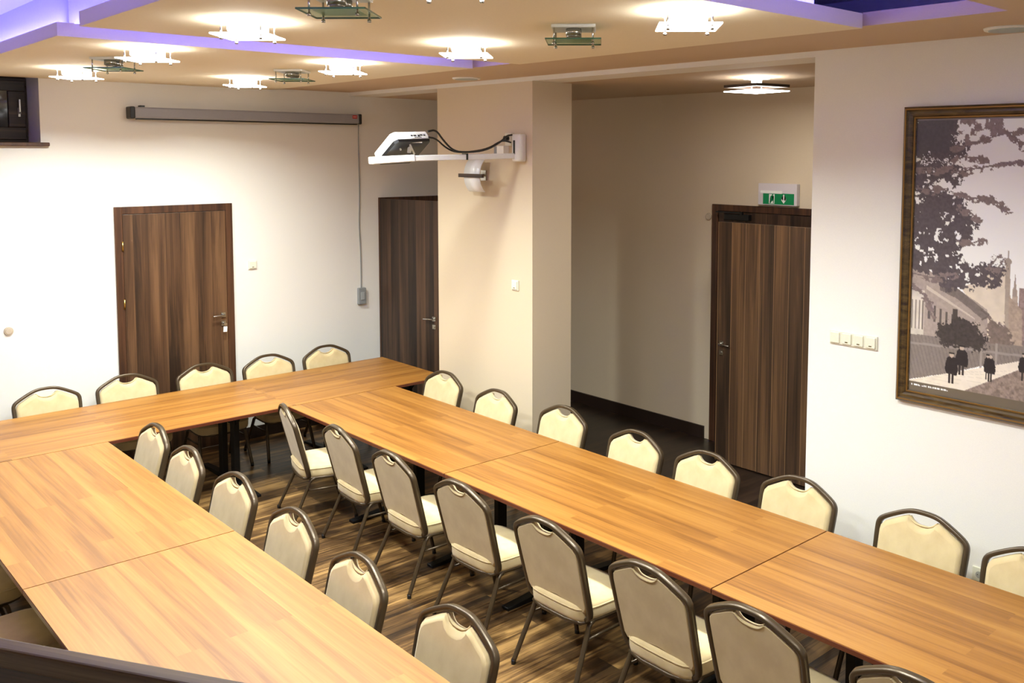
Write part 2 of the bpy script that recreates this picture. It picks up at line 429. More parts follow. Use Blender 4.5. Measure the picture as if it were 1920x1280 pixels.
def place_table(Lx, W, legs, loc, rz, label, gap=.002):
    t = make_table(Lx, W, legs, gap); t.location = (loc[0], loc[1], 0); t.rotation_euler = (0, 0, rz)
    tag(t, label, 'table', 'conference tables set in a U'); return t
g = .004
place_table(1.77, 1.285, (-.105, .73), (1.875, -1.170, 0), 0, 'honey coloured conference table at the right end of the back row', .0003)
place_table(3.00, 1.285, (-.9, 1.14), (-.510, -1.170, 0), 0, 'long honey conference table of the back row below the projection screen', .0003)
place_table(2.48, 1.198, (-.66, .9), (-1.260, -3.056, 0), PI/2, 'conference table of the left arm that butts against the back row')
place_table(2.52, 1.198, (-.9, .9), (-1.260, -5.560, 0), PI/2, 'conference table of the left arm nearest the dark handrail')
place_table(2.50, 1.178, (-1.02, .165), (1.530, -3.067, 0), PI/2, 'conference table of the right arm that butts against the back row')
place_table(2.51, 1.178, (-.98, .57), (1.530, -5.577, 0), PI/2, 'middle conference table of the right arm, beside the striped door')
place_table(2.50, 1.178, (-.9, .63), (1.530, -8.087, 0), PI/2, 'conference table of the right arm below the framed picture')

# ------------------------------------------------------------------ banquet chair
def back_pt(w, h, dy=0):
    """point on the reclined back plane: w sideways, h height"""
    y = -.160-.140*(h-.45)/.55
    return Vector((w, y+dy, h))

def make_chair():
    t = empty('banquet_chair')
    half = [(.270, .50), (.277, .70), (.283, .845), (.280, .885), (.254, .915), (.13, .978), (.07, .997), (0, 1.0)]
    low = [back_pt(.150, .425, .09), back_pt(.175, .418, .03), back_pt(.225, .418, .0), back_pt(.260, .440)]
    pts = low+[back_pt(w, h) for w, h in half]
    pts += [Vector((-p.x, p.y, p.z)) for p in pts[-2::-1]]
    P = smoothpath(pts, 2)
    bm = bmesh.new()
    nrm = Vector((0, .975, .22))
    pr = [(-.009, -.020), (.009, -.020), (.014, -.014), (.014, .014), (.009, .020), (-.009, .020), (-.014, .014), (-.014, -.014)]
    sweep(bm, P, pr, False, ref=nrm)
    finish('back_frame', bm, M['frame_metal'], t)
    # padded back with the hand slot at the top and the arc at the bottom
    up = [(.263, .70), (.265, .84), (.260, .868), (.240, .894), (.135, .950), (.098, .965), (.086, .958), (.066, .936), (.034, .921)]
    lo = [(.256, .50), (.238, .468), (.16, .463), (.125, .478), (.07, .500)]
    inn = [(-a, b) for a, b in lo[:1]+up]+[(0, .917)]+[(a, b) for a, b in up[::-1]+lo]+[(0, .508)]+[(-a, b) for a, b in lo[:0:-1]]
    bm = bmesh.new()
    # rings: scale inwards about the centre for a padded front, flat back
    def ring(k, dy):
        out = []
        for w, h in inn:
            hh = .70+(h-.70)*k; ww = w*k
            if abs(w) < .09 and h > .9: hh = h-(1-k)*.30; ww = w
            if abs(w) < .16 and h < .52: hh = h+(1-k)*.2; ww = w*(1-(1-k)*.5)
            out.append(bm.verts.new(back_pt(ww, hh, dy)))
        return out
    rs = [ring(.97, -.019), ring(.995, -.012), ring(1, .0), ring(.995, .016), ring(.965, .028), ring(.90, .036)]
    n = len(inn)
    for a, b in zip(rs, rs[1:]):
        for i in range(n): bm.faces.new((a[i], a[(i+1) % n], b[(i+1) % n], b[i])).smooth = True
    bm.faces.new(rs[0][::-1]); f = bm.faces.new(rs[-1])
    bmesh.ops.triangulate(bm, faces=[x for x in bm.faces if len(x.verts) > 4])
    bmesh.ops.recalc_face_normals(bm, faces=bm.faces[:])
    bk = finish('backrest', bm, M['fabric'], t)
    bm = bmesh.new()
    arc = smoothpath([back_pt(w, h) for w, h in ((-.088, .962), (-.068, .940), (-.034, .924), (.034, .924), (.068, .940), (.088, .962))], 2)
    sweep(bm, arc, [(-.004, -.021), (.004, -.021), (.004, .012), (-.004, .012)], False, ref=nrm)
    finish('hand_slot_trim', bm, M['fabric'], bk)
    # seat
    so = [(-.215, -.20), (-.245, -.12), (-.262, .10), (-.258, .19), (-.225, .245), (-.12, .27), (0, .278), (.12, .27), (.225, .245), (.258, .19), (.262, .10), (.245, -.12), (.215, -.20), (.12, -.215), (-.12, -.215)]
    S = smoothpath([(x, y, 0) for x, y in so], 1, True)
    bm = bmesh.new()
    def sring(k, z): return [bm.verts.new((p.x*k, .03+(p.y-.03)*k, z)) for p in S]
    rs = [sring(.95, .405), sring(.985, .412), sring(1.0, .43), sring(1.005, .47), sring(.985, .490), sring(.93, .503), sring(.80, .511), sring(.4, .516)]
    n = len(S)
    for a, b in zip(rs, rs[1:]):
        for i in range(n): bm.faces.new((a[i], a[(i+1) % n], b[(i+1) % n], b[i])).smooth = True
    bm.faces.new(rs[0][::-1]); bm.faces.new(rs[-1])
    bmesh.ops.recalc_face_normals(bm, faces=bm.faces[:])
    st = finish('seat', bm, M['fabric'], t)
    bm = bmesh.new(); sweep(bm, [Vector((p.x*1.003, .03+(p.y-.03)*1.003, .484)) for p in S], circ(.0045, 6), True)
    finish('piping', bm, M['fabric'], st)
    # under-seat frame
    bm = bmesh.new()
    sweep(bm, smoothpath([(-.20, -.21, .400), (-.235, -.1, .400), (-.245, .15, .400), (-.20, .24, .400), (0, .262, .400), (.20, .24, .400), (.245, .15, .400), (.235, -.1, .400), (.20, -.21, .400)], 1, True), circ(.013, 8), True)
    finish('seat_frame', bm, M['frame_metal'], t)
    for s in (-1, 1):
        for (x0, y0, x1, y1) in ((.235, -.14, .268, -.305), (.232, .15, .262, .25)):
            bm = bmesh.new()
            P = smoothpath([(s*(x0-.01), y0+(.05 if y0 < 0 else -.05), .398), (s*x0, y0, .385), (s*(x0+.004), y0+(-.02 if y0 < 0 else .012), .33), (s*x1, y1, .02)], 2)
            sweep(bm, P, circ(.0135, 8, .018), False, ref=Vector((1, 0, 0)))
            lg = finish('leg', bm, M['frame_metal'], t)
            bm = bmesh.new(); cyl(bm, (s*x1, y1, 0), (s*x1, y1, .03), .0155, 10)
            finish('foot_cap', bm, M['black'], lg)
    for s in (-1, 1):
        bm = bmesh.new(); cyl(bm, (s*.240, -.185, .30), (s*.238, .185, .30), .009, 8)
        finish('stretcher', bm, M['frame_metal'], t)
    return t

chair0 = make_chair()
first = [True]
def chair(x, y, face, label, group, jit=0):
    """x,y = position of the centre of the top of the back; face = heading of the sitter (degrees, 0 = +y, 90 = -x)"""
    o = chair0 if first[0] else copy_tree(chair0)
    first[0] = False
    a = R(face+jit)
    d = Vector((-math.sin(a), math.cos(a)))
    p = Vector((x, y))+d*.30
    o.location = (p.x, p.y, 0); o.rotation_euler = (0, 0, a)
    tag(o, label, 'chair', group)
GI = 'chairs along the inner side of the right arm'
names = ['first', 'second', 'third', 'fourth', 'fifth', 'sixth', 'seventh', 'eighth']
ir = [(.60, -2.42, -14), (.62, -3.29, -4), (.58, -4.14, -2), (.58, -4.98, 1), (.575, -5.85, 1), (.57, -6.68, 0), (.58, -7.35, 0), (.61, -8.16, 2)]
rad = ['turned slightly askew, nearest the back row', 'second from the back row', 'third from the back row', 'its back beside the first table joint', 'just in front of the first table joint', 'just behind the second table joint', 'just in front of the second table joint', 'cut off by the bottom edge of the photo']
for (x, y, j), s in zip(ir, rad): chair(x, y, -90, 'cream chair inside the right table arm, '+s, GI, j)
GL = 'chairs along the inner side of the left arm'
il = [(-.42, -2.28, 0), (-.45, -3.05, 0), (-.43, -3.85, 2), (-.44, -4.72, 0), (-.49, -5.57, -2), (-.45, -6.42, 2)]
lad = ['farthest from the camera', 'second from the back row', 'third from the back row', 'beside the table joint', 'second nearest the camera', 'nearest the camera, cut off at the bottom']
for (x, y, j), s in zip(il, lad): chair(x, y, 90, 'cream chair inside the left table arm, '+s, GL, j)
GR = 'chairs between the right arm and the wall'
orr = [(2.39, -2.33, 2), (2.32, -3.26, 0), (2.40, -4.09, 0), (2.33, -5.01, -2), (2.33, -5.72, 0), (2.36, -6.48, 0), (2.39, -7.34, 0), (2.32, -8.04, 0)]
oad = ['in front of the left half of the pillar', 'in front of the pillar by the lower light switch', 'in front of the near edge of the pillar', 'in front of the dark recess floor', 'left of the striped walnut door', 'in front of the striped walnut door', 'below the four gang light switch and picture corner', 'right of the low wall socket']
for (x, y, j), s in zip(orr, oad): chair(x, y, 90, 'cream chair on the wall side, '+s, GR, j)
GB = 'chairs behind the back row'
bk = [(-.76, -.35, 2), (-.03, -.31, 0), (.72, -.35, 0), (1.41, -.38, 0), (2.12, -.35, 0)]
bad = ['left of the walnut door', 'in front of the hinge side of the walnut door', 'in front of the handle side of the walnut door', 'just right of the walnut door', 'nearest the hanging switch box']
for (x, y, j), s in zip(bk, bad): chair(x, y, 180, 'cream chair behind the back tables, '+s, GB, j)
GO = 'chairs outside the left arm'
for (x, y, j), s in zip([(-2.22, -3.22, 0), (-2.22, -4.10, 0)], ['farther from the handrail', 'just above the handrail']): chair(x, y, -90, 'shaded chair outside the left table arm, '+s, GO, j)

# ------------------------------------------------------------------ ceiling fittings
def ceiling_fitting(x, y, lit, label, z=ZP, rz=R(45), e=1.0):
    t = empty('ceiling_lamp' if lit else 'ceiling_spotlight', (x, y, z), rz)
    tag(t, label, 'ceiling lamp' if lit else 'ceiling spotlight', 'lit glass ceiling lamps' if lit else 'unlit glass ceiling spotlights')
    finish('mounting_plate', B(-.12, .12, -.12, .12, -.018, 0), M['white'], t, bevel=.003)
    if lit:
        finish('glass_plate', B(-.15, .15, -.15, .15, -.084, -.076), M['light_on'], t, bevel=.002)
        bm = bmesh.new(); box(bm, -.085, .085, -.085, .085, -.062, -.018); finish('bulb', bm, M['light_on'], t, bevel=.01)
    else:
        gp = finish('glass_plate', B(-.15, .15, -.15, .15, -.084, -.078), M['glass'], t)
        bm = bmesh.new()
        for a in ((-.151, .151, -.151, -.149), (-.151, .151, .149, .151), (-.151, -.149, -.151, .151), (.149, .151, -.151, .151)): box(bm, *a, -.085, -.077)
        finish('glass_edge', bm, M['glass_edge'], gp)
        finish('frosted_centre', B(-.10, .10, -.10, .10, -.0775, -.0765), M['frost'], gp)
        for sx in (-1, 1):
            bm = bmesh.new(); cyl(bm, (sx*.05, 0, -.018), (sx*.05, 0, -.055), .042, 18); cyl(bm, (sx*.05, 0, -.055), (sx*.05, 0, -.062), .036, 18, r1=.03)
            finish('spot_reflector', bm, M['chrome'], t)
    for sx in (-1, 1):
        for sy in (-1, 1):
            bm = bmesh.new(); cyl(bm, (sx*.105, sy*.105, -.10), (sx*.105, sy*.105, 0), .005, 8); cyl(bm, (sx*.105, sy*.105, -.108), (sx*.105, sy*.105, -.095), .009, 8)
            finish('standoff', bm, M['chrome'], t)
    if lit:
        l = bpy.data.lights.new('lamp_light', 'AREA'); l.shape = 'SQUARE'; l.size = .2; l.energy = 62*e; l.color = (.94, 1, .94); l.spread = R(150)
        o = bpy.data.objects.new('lamp_light', l); C.objects.link(o); o.parent = t; o.location = (0, 0, -.112)
        l = bpy.data.lights.new('lamp_halo', 'POINT'); l.shadow_soft_size = .03; l.energy = 7*e; l.color = (1, 1, .93)
        o = bpy.data.objects.new('lamp_halo', l); C.objects.link(o); o.parent = t; o.location = (0, 0, -.069)
lamps = [(-.68, -1.40, 'square lit glass ceiling lamp farthest left, nearest the dark window'),
         (.74, -1.48, 'lit glass ceiling lamp above the projection screen, lowest in the photo'),
         (-.80, -3.42, 'lit glass ceiling lamp just under the violet band, left side of the rear panel'),
         (.66, -3.42, 'lit glass ceiling lamp on the rear panel near its right corner'),
         (-.86, -5.10, 'large lit glass ceiling lamp at the left of the middle panel'),
         (.57, -5.12, 'lit glass ceiling lamp above the projector, on the far edge of the middle panel'),
         (.53, -6.96, 'largest lit glass ceiling lamp, at the near right corner of the middle panel'),
         (-.90, -6.98, 'lit glass ceiling lamp just above the top edge of the photo'),
         (-.86, -9.4, 'lit glass ceiling lamp above the camera on the left'), (.57, -9.4, 'lit glass ceiling lamp above the camera on the right'),
         (-.86, -11.2, 'lit glass ceiling lamp behind the camera on the left'), (.57, -11.2, 'lit glass ceiling lamp behind the camera on the right')]
for x, y, s in lamps: ceiling_fitting(x, y, True, s, e=(.7 if x < 0 and y < -4 else 1.04) if y > -8 else .25)
for x, y, s in [(-.93, -6.19, 'unlit square glass spotlight fitting largest and nearest, top centre left'), (.54, -6.14, 'unlit square glass spotlight fitting above the pillar and projector bracket'),
                (-.73, -2.50, 'unlit square glass spotlight fitting at the left between two lit lamps'), (.71, -2.48, 'unlit square glass spotlight fitting farthest right on the rear panel')]:
    ceiling_fitting(x, y, False, s)

# lamp in the recess: dark wood square and glass square
t = empty('recess_ceiling_lamp', (3.80, -5.02, ZR), R(-9)); tag(t, 'lit lamp of crossed dark wood and glass squares on the recess ceiling', 'ceiling lamp')
finish('mounting_plate', B(-.08, .08, -.08, .08, -.02, 0), M['white'], t)
bm = bmesh.new()
for a in ((-.20, .20, -.20, -.14), (-.20, .20, .14, .20), (-.20, -.14, -.14, .14), (.14, .20, -.14, .14)): box(bm, *a, -.092, -.068)
finish('wood_square', bm, M['dark_wood'], t)
finish('glass_plate', B(-.2, .2, -.2, .2, -.128, -.120), M['light_on'], t)
bm = bmesh.new(); cyl(bm, (0, 0, -.07), (0, 0, -.02), .04); finish('bulb', bm, M['light_on'], t)
for sx, sy in ((-1, 0), (1, 0)):
    bm = bmesh.new(); cyl(bm, (sx*.06, 0, -.12), (sx*.06, 0, -.02), .005, 8); finish('standoff', bm, M['chrome'], t)
l = bpy.data.lights.new('lamp_light', 'AREA'); l.shape = 'SQUARE'; l.size = .3; l.energy = 24; l.color = (1, .96, .86)
o = bpy.data.objects.new('lamp_light', l); C.objects.link(o); o.parent = t; o.location = (0, 0, -.135)
l = bpy.data.lights.new('lamp_halo', 'POINT'); l.shadow_soft_size = .03; l.energy = 3; l.color = (1, .9, .8)
o = bpy.data.objects.new('lamp_halo', l); C.objects.link(o); o.parent = t; o.location = (0, 0, -.098)

for (x, y), s in (((2.37, -2.72), 'flat round ceiling speaker above the pillar'), ((2.42, -7.72), 'flat round ceiling speaker with pale grille at the top right')):
    t = empty('ceiling_speaker', (x, y, ZC)); tag(t, s, 'speaker', 'round ceiling speakers')
    bm = bmesh.new(); cyl(bm, (0, 0, -.012), (0, 0, 0), .13, 32, r1=.135); finish('rim', bm, M['white'], t)
    bm = bmesh.new(); cyl(bm, (0, 0, -.016), (0, 0, -.010), .108, 32); finish('grille', bm, plain('speaker grille', srgb(175, 190, 195), .5, bump=.4, bscale=500), t)

# ------------------------------------------------------------------ projection screen and its switch
t = empty('projection_screen', (.17, -.08, 3.595)); tag(t, 'long grey roll up projection screen housing high on the back wall', 'projection screen')
pf = [(-.05, -.055), (.045, -.055), (.055, -.04), (.055, .04), (.045, .05), (-.05, .055)]
bm = bmesh.new()
a = [bm.verts.new((.02, y, z)) for y, z in [(-.055, -.04), (-.04, -.055), (.08, -.055), (.08, .055), (-.045, .055), (-.055, .04)]]
b_ = [bm.verts.new((2.56, v.co.y, v.co.z)) for v in a]
bm.faces.new(a[::-1]); bm.faces.new(b_)
for i in range(6): bm.faces.new((a[i], a[(i+1) % 6], b_[(i+1) % 6], b_[i]))
bmesh.ops.recalc_face_normals(bm, faces=bm.faces[:])
hs = finish('housing', bm, M['grey'], t)
finish('weight_bar', B(.05, 2.55, -.03, .02, -.068, -.052), M['black'], t)
for x0, x1 in ((-.02, .03), (2.565, 2.60)):
    finish('end_cap', B(x0, x1, -.06, .08, -.062, .06), M['black'], t, bevel=.012)
bd = finish('badge', B(2.475, 2.535, -.058, -.054, .005, .042), M['red'], t)
finish('badge_line', B(2.482, 2.528, -.0595, -.058, .021, .027), M['white'], bd)
finish('bracket', B(.10, .14, .0, .08, .055, .075), M['black'], t)
cb = tube('screen_cable', [(2.785, -.03, 3.53), (2.79, -.012, 3.2), (2.80, -.01, 2.7), (2.782, -.01, 2.35), (2.80, -.012, 2.0), (2.80, -.012, 1.56)], .006, M['greyp'])
tag(cb, 'thin grey cable hanging from the projection screen down to its switch box', 'cable')
t = empty('screen_switch', (2.80, 0, 1.47)); tag(t, 'grey switch box hanging at the end of the screen cable', 'switch')
finish('box', B(-.052, .052, -.045, 0, -.10, .10), M['greyp'], t, bevel=.008)
finish('rocker', B(-.025, .025, -.052, -.045, -.045, .05), plain('light grey rocker', srgb(165, 170, 172), .4), t, bevel=.004)

# ------------------------------------------------------------------ switches, socket, plugs
def switch(loc, rz, label, group=None, n=1, w=.1, h=.1):
    t = empty('light_switch', loc, rz); tag(t, label, 'light switch', group)
    finish('cover_frame', B(-w*n/2, w*n/2, -.012, 0, -h/2, h/2), M['ivory'], t, bevel=.004)
    for i in range(n):
        x = -w*n/2+w*(i+.5)
        rk = finish('rocker', B(x-w*.39, x+w*.39, -.022, -.010, -h*.39, h*.39), M['ivory'], t, bevel=.004)
        if not (n == 4 and i == 0):
            finish('indicator', B(x-.010, x+.010, -.0235, -.0215, -h*.27, -h*.20), plain('indicator lens', srgb(90, 80, 40), .3), rk)
    return t
switch((1.437, 0, 1.955), 0, 'single white light switch between the walnut door and screen cable')
switch((XW, -3.075, 1.935), -PI/2, 'single white light switch on the beige pillar')
switch((XW, -6.662, 1.94), -PI/2, 'row of four ivory light switches left of the framed picture', n=4, w=.089, h=.095)
t = empty('wall_socket', (XW, -7.568, .60), -PI/2); tag(t, 'white wall socket low on the right wall behind the chairs', 'socket')
finish('cover_frame', B(-.045, .045, -.012, 0, -.045, .045), M['ivory'], t, bevel=.004)
bm = bmesh.new(); cyl(bm, (0, -.014, 0), (0, -.012, 0), .022, 20); finish('socket_well', bm, plain('socket grey', srgb(170, 170, 160), .5), t)
for sx in (-1, 1):
    bm = bmesh.new(); cyl(bm, (sx*.009, -.0155, 0), (sx*.009, -.013, 0), .003, 8); finish('contact_hole', bm, M['black'], t)
for loc, rz, s in (((-.968, 0, 1.514), 0, 'small round beige cap on the back wall at the left edge'), ((5.16, -3.435, 2.505), -PI/2, 'small round beige cap beside the dark door frame in the recess')):
    t = empty('round_wall_fitting', loc, rz); tag(t, s, 'wall fitting', 'round beige wall fittings')
    bm = bmesh.new(); cyl(bm, (0, 0, 0), (0, -.012, 0), .042, 24, r1=.036); cyl(bm, (0, -.012, 0), (0, -.015, 0), .03, 24, r1=.026)
    finish('cap', bm, M['plug'], t)

# exit sign above door_3
t = empty('exit_sign', (5.16, -4.365, 2.67), -PI/2); tag(t, 'emergency exit sign box with green running man and arrow above the door', 'exit sign')
finish('casing', B(-.235, .235, -.06, 0, 0, .225), plain('pale lilac casing', srgb(214, 206, 210), .45), t, bevel=.006)
pn = finish('green_panel', B(-.17, .205, -.063, -.058, .012, .125), M['green'], t)
def poly(name, pts, y, mat, parent, th=.001):
    bm = bmesh.new(); a = [bm.verts.new((x, y, z)) for x, z in pts]; b_ = [bm.verts.new((x, y-th, z)) for x, z in pts]
    bm.faces.new(a); bm.faces.new(b_[::-1]); n = len(pts)
    for i in range(n): bm.faces.new((a[i], b_[i], b_[(i+1) % n], a[(i+1) % n]))
    bmesh.ops.triangulate(bm, faces=[f for f in bm.faces if len(f.verts) > 4]); bmesh.ops.recalc_face_normals(bm, faces=bm.faces[:])
    return finish(name, bm, mat, parent)
poly('doorway_pictogram', [(-.095, .018), (-.028, .018), (-.028, .116), (-.095, .116)], -.0632, M['white'], pn)
poly('running_figure', [(-.085, .02), (-.066, .05), (-.082, .068), (-.076, .095), (-.058, .105), (-.036, .098), (-.040, .092), (-.055, .094), (-.050, .07), (-.036, .058), (-.034, .022), (-.041, .022), (-.045, .052), (-.060, .060), (-.058, .045), (-.076, .02)], -.0644, M['green'], pn)
bm = bmesh.new(); cyl(bm, (-.050, -.0644, .111), (-.050, -.0656, .111), .008, 12); finish('figure_head', bm, M['green'], pn)
poly('down_arrow', [(.077, .115), (.091, .115), (.091, .052), (.112, .072), (.112, .056), (.084, .022), (.056, .056), (.056, .072), (.077, .052)], -.0632, M['white'], pn)
finish('tape_strip', B(-.20, .06, -.066, -.060, .122, .150), M['white'], t)

# ------------------------------------------------------------------ projector on its wall arm
t = empty('projector_mount', (XW, -3.14, 3.25), 0); tag(t, 'white wall bracket with a long arm reaching out from the pillar', 'projector mount')
bm = bmesh.new(); box(bm, -.09, 0, -.10, .02, -.13, .13)
finish('wall_column', bm, M['white'], t, bevel=.02, segs=4)
bm = bmesh.new(); box(bm, -.093, -.088, .0-.035, -.01, -.06, .07)
finish('column_slot', bm, M['black'], t)
bm = bmesh.new()
P = [(-.06, 0, -.075), (-1.28, 0, -.098)]
prv = [(-.03, -.025), (.03, -.025), (.03, .025), (-.03, .025)]
sweep(bm, P, prv, False, smooth=False); finish('arm', bm, M['white'], t, bevel=.006)
bm = bmesh.new(); sweep(bm, [(-1.20, 0, -.094), (-1.62, 0, -.116)], [(-.036, -.030), (.036, -.030), (.036, .030), (-.036, .030)], False, smooth=False)
finish('arm_sleeve', bm, plain('bright white sleeve', srgb(245, 245, 242), .35), t, bevel=.008)
bm = bmesh.new(); box(bm, -.655, -.635, -.034, .034, -.112, -.053); finish('cable_tie', bm, M['black'], t)
bm = bmesh.new(); cyl(bm, (-1.24, 0, -.05), (-1.22, .01, .05), .018); cyl(bm, (-1.20, -.02, -.06), (-1.27, -.03, .055), .008); box(bm, -1.30, -1.14, -.05, .07, .035, .045, mat=None)
finish('ball_joint', bm, M['ivory'], t)
# projector body, tilted nose down towards the back wall
PR = empty('projector', (1.445, -3.18, 3.335)); tag(PR, 'white projector with a black underside tilted on the bracket arm', 'projector')
PR.rotation_euler = (R(-36), R(-2), R(6))
W_, D_, H_ = .39, .34, .085
bm = bmesh.new()
out = [(-W_/2+.03, 0), (W_/2-.01, 0), (W_/2, .02), (W_/2, D_-.03), (W_/2-.03, D_), (-W_/2+.03, D_), (-W_/2, D_-.04), (-W_/2, .03)]
def rg(k, z): return [bm.verts.new((x*k, D_/2+(y-D_/2)*k, z)) for x, y in out]
rs = [rg(1, -.02), rg(1, .045), rg(.97, .06)]
for a, b in zip(rs, rs[1:]):
    for i in range(8): bm.faces.new((a[i], a[(i+1) % 8], b[(i+1) % 8], b[i]))
bm.faces.new(rs[0][::-1]); bm.faces.new(rs[-1]); bmesh.ops.recalc_face_normals(bm, faces=bm.faces[:])
finish('body', bm, M['white'], PR, bevel=.006)
bm = bmesh.new()
rs = [rg(.96, -.045), rg(.995, -.02)]
for i in range(8): bm.faces.new((rs[0][i], rs[0][(i+1) % 8], rs[1][(i+1) % 8], rs[1][i]))
bm.faces.new(rs[0][::-1]); bm.faces.new(rs[1]); bmesh.ops.recalc_face_normals(bm, faces=bm.faces[:])
us = finish('underside', bm, M['black'], PR)
pt = finish('port_panel', B(-.02, .165, -.003, 0, -.014, .038), plain('port panel', srgb(215, 216, 214), .4), PR)
for i, (x, w_, z, h_) in enumerate([(.0, .02, .012, .012), (.035, .03, .012, .012), (.075, .022, .010, .016), (.105, .028, .016, .012), (.14, .02, .014, .014), (.03, .012, -.006, .008), (.05, .012, -.006, .008), (.07, .012, -.006, .008), (.09, .012, -.006, .008)]):
    finish('port', B(x-w_/2, x+w_/2, -.005, -.0025, z-h_/2, z+h_/2), M['black'], pt)
bm = bmesh.new(); cyl(bm, (-.09, D_-.002, .01), (-.09, D_+.02, .01), .035, 20); finish('lens', bm, M['black'], PR)
bm = bmesh.new()
for dx in (-.09, .03, .09): cyl(bm, (dx, .10 if dx < .05 else .2, -.062), (dx, .10 if dx < .05 else .2, -.04), .008, 8)
finish('mounting_foot', bm, M['ivory'], PR)
c = tube('projector_cable', [(1.60, -3.19, 3.385), (1.68, -3.20, 3.40), (1.76, -3.19, 3.31), (1.88, -3.18, 3.215), (2.04, -3.17, 3.205), (2.25, -3.17, 3.225), (2.42, -3.17, 3.30), (2.50, -3.16, 3.36), (2.58, -3.14, 3.37)], .009, M['black'])
tag(c, 'black power cable looping from the projector to the socket beside the bracket', 'cable', 'projector cables')
c = tube('projector_cable', [(1.62, -3.17, 3.335), (1.70, -3.17, 3.325), (1.80, -3.16, 3.25), (1.92, -3.15, 3.205), (2.1, -3.14, 3.21), (2.3, -3.14, 3.24), (2.44, -3.14, 3.31), (2.52, -3.12, 3.315), (2.60, -3.10, 3.30)], .008, M['black'])
tag(c, 'lower black signal cable sagging between the projector and the bracket', 'cable', 'projector cables')
t = empty('power_socket', (XW, -3.02, 3.33), -PI/2); tag(t, 'white power socket with a black plug beside the bracket column', 'socket')
finish('cover_frame', B(-.045, .045, -.05, 0, -.06, .06), M['ivory'], t, bevel=.006)
bm = bmesh.new(); cyl(bm, (0, -.09, .01), (0, -.05, .01), .024, 14); finish('plug', bm, M['black'], t)
t = empty('junction_box', (XW+.004, -2.93, 3.22), -PI/2); tag(t, 'small grey and white junction box behind the arm near the pillar', 'junction box')
finish('box', B(-.06, .045, -.07, 0, -.06, .05), M['white'], t, bevel=.004)
finish('side_module', B(-.115, -.062, -.06, 0, -.05, .045), M['greyp'], t, bevel=.003)

# wall lamp of curved white glass with a dark bar
t = empty('wall_lamp', (XW, -2.60, 2.98), -PI/2); tag(t, 'unlit wall lamp of curved white glass crossed by a dark wooden bar', 'wall lamp')
bm = bmesh.new(); n = 16; ro = []; ri = []
for i in range(n+1):
    a = -1.0+2.0*i/n; y = -.165+(1-math.cos(a))*.15; z = math.sin(a)*.19
    ro.append((y, z)); ri.append((y+.006, z))
for sx, lst in ((-.13, 0), (.13, 1)): pass
vo = [[bm.verts.new((x, y, z)) for x in (-.125, .125)] for y, z in ro]; vi = [[bm.verts.new((x, y, z)) for x in (-.125, .125)] for y, z in ri]
for i in range(n):
    bm.faces.new((vo[i][0], vo[i][1], vo[i+1][1], vo[i+1][0])).smooth = True; bm.faces.new((vi[i][0], vi[i+1][0], vi[i+1][1], vi[i][1])).smooth = True
    for k_ in (0, 1): bm.faces.new((vo[i][k_], vo[i+1][k_], vi[i+1][k_], vi[i][k_]))
for i in (0, n): bm.faces.new((vo[i][0], vo[i][1], vi[i][1], vi[i][0]))
bmesh.ops.recalc_face_normals(bm, faces=bm.faces[:])
finish('curved_glass', bm, M['satin'], t)
finish('wood_bar', B(-.19, .19, -.185, -.158, -.018, .018), M['dark_wood'], t, bevel=.002)
bm = bmesh.new(); cyl(bm, (0, -.15, 0), (0, 0, 0), .012); box(bm, -.04, .04, -.02, 0, -.05, .05)
finish('bracket', bm, M['chrome'], t)

# ------------------------------------------------------------------ framed picture
PW, PH = 2.30, 1.77     # print size; its top left corner at y=-7.057, z=3.435
pic = empty('framed_picture', (XW, -7.057, 3.435), -PI/2)   # local x right, -y towards the room, z up
tag(pic, 'large framed sepia street photograph hanging on the right wall', 'framed picture')
bm = bmesh.new()
prof = [(0, 0), (0, .028), (.012, .040), (.022, .036), (.030, .028), (.045, .030), (.058, .026), (.066, .016), (.070, .018), (.078, .012), (.078, 0)]   # from the outer edge inwards, height
def mitre(bm, ox, prof):
    rings = []
    for cx_, cz_ in ((-1, 1), (1, 1), (1, -1), (-1, -1)):
        X = -.065 if cx_ < 0 else PW+.065; Z = .065 if cz_ > 0 else -PH-.065
        rings.append([bm.verts.new((X-cx_*d, -h-.004, Z-cz_*d)) for d, h in prof])
    m = len(prof)
    for i in range(4):
        a, b = rings[i], rings[(i+1) % 4]
        for j in range(m-1):
            bm.faces.new((a[j], a[j+1], b[j+1], b[j]))
mitre(bm, 0, prof); bmesh.ops.recalc_face_normals(bm, faces=bm.faces[:])
fr = finish('frame', bm, M['gold_dark'], pic)
bm = bmesh.new(); mitre(bm, 0, [(.011, .0395), (.014, .0425), (.018, .0425), (.021, .0375)]); mitre(bm, 0, [(.064, .0165), (.066, .021), (.071, .021), (.074, .016)])
bmesh.ops.recalc_face_normals(bm, faces=bm.faces[:])
finish('gold_bead', bm, M['gold'], fr)
finish('backing_board', B(-.05, PW+.05, -.006, 0, -PH-.05, .05), M['black'], pic)

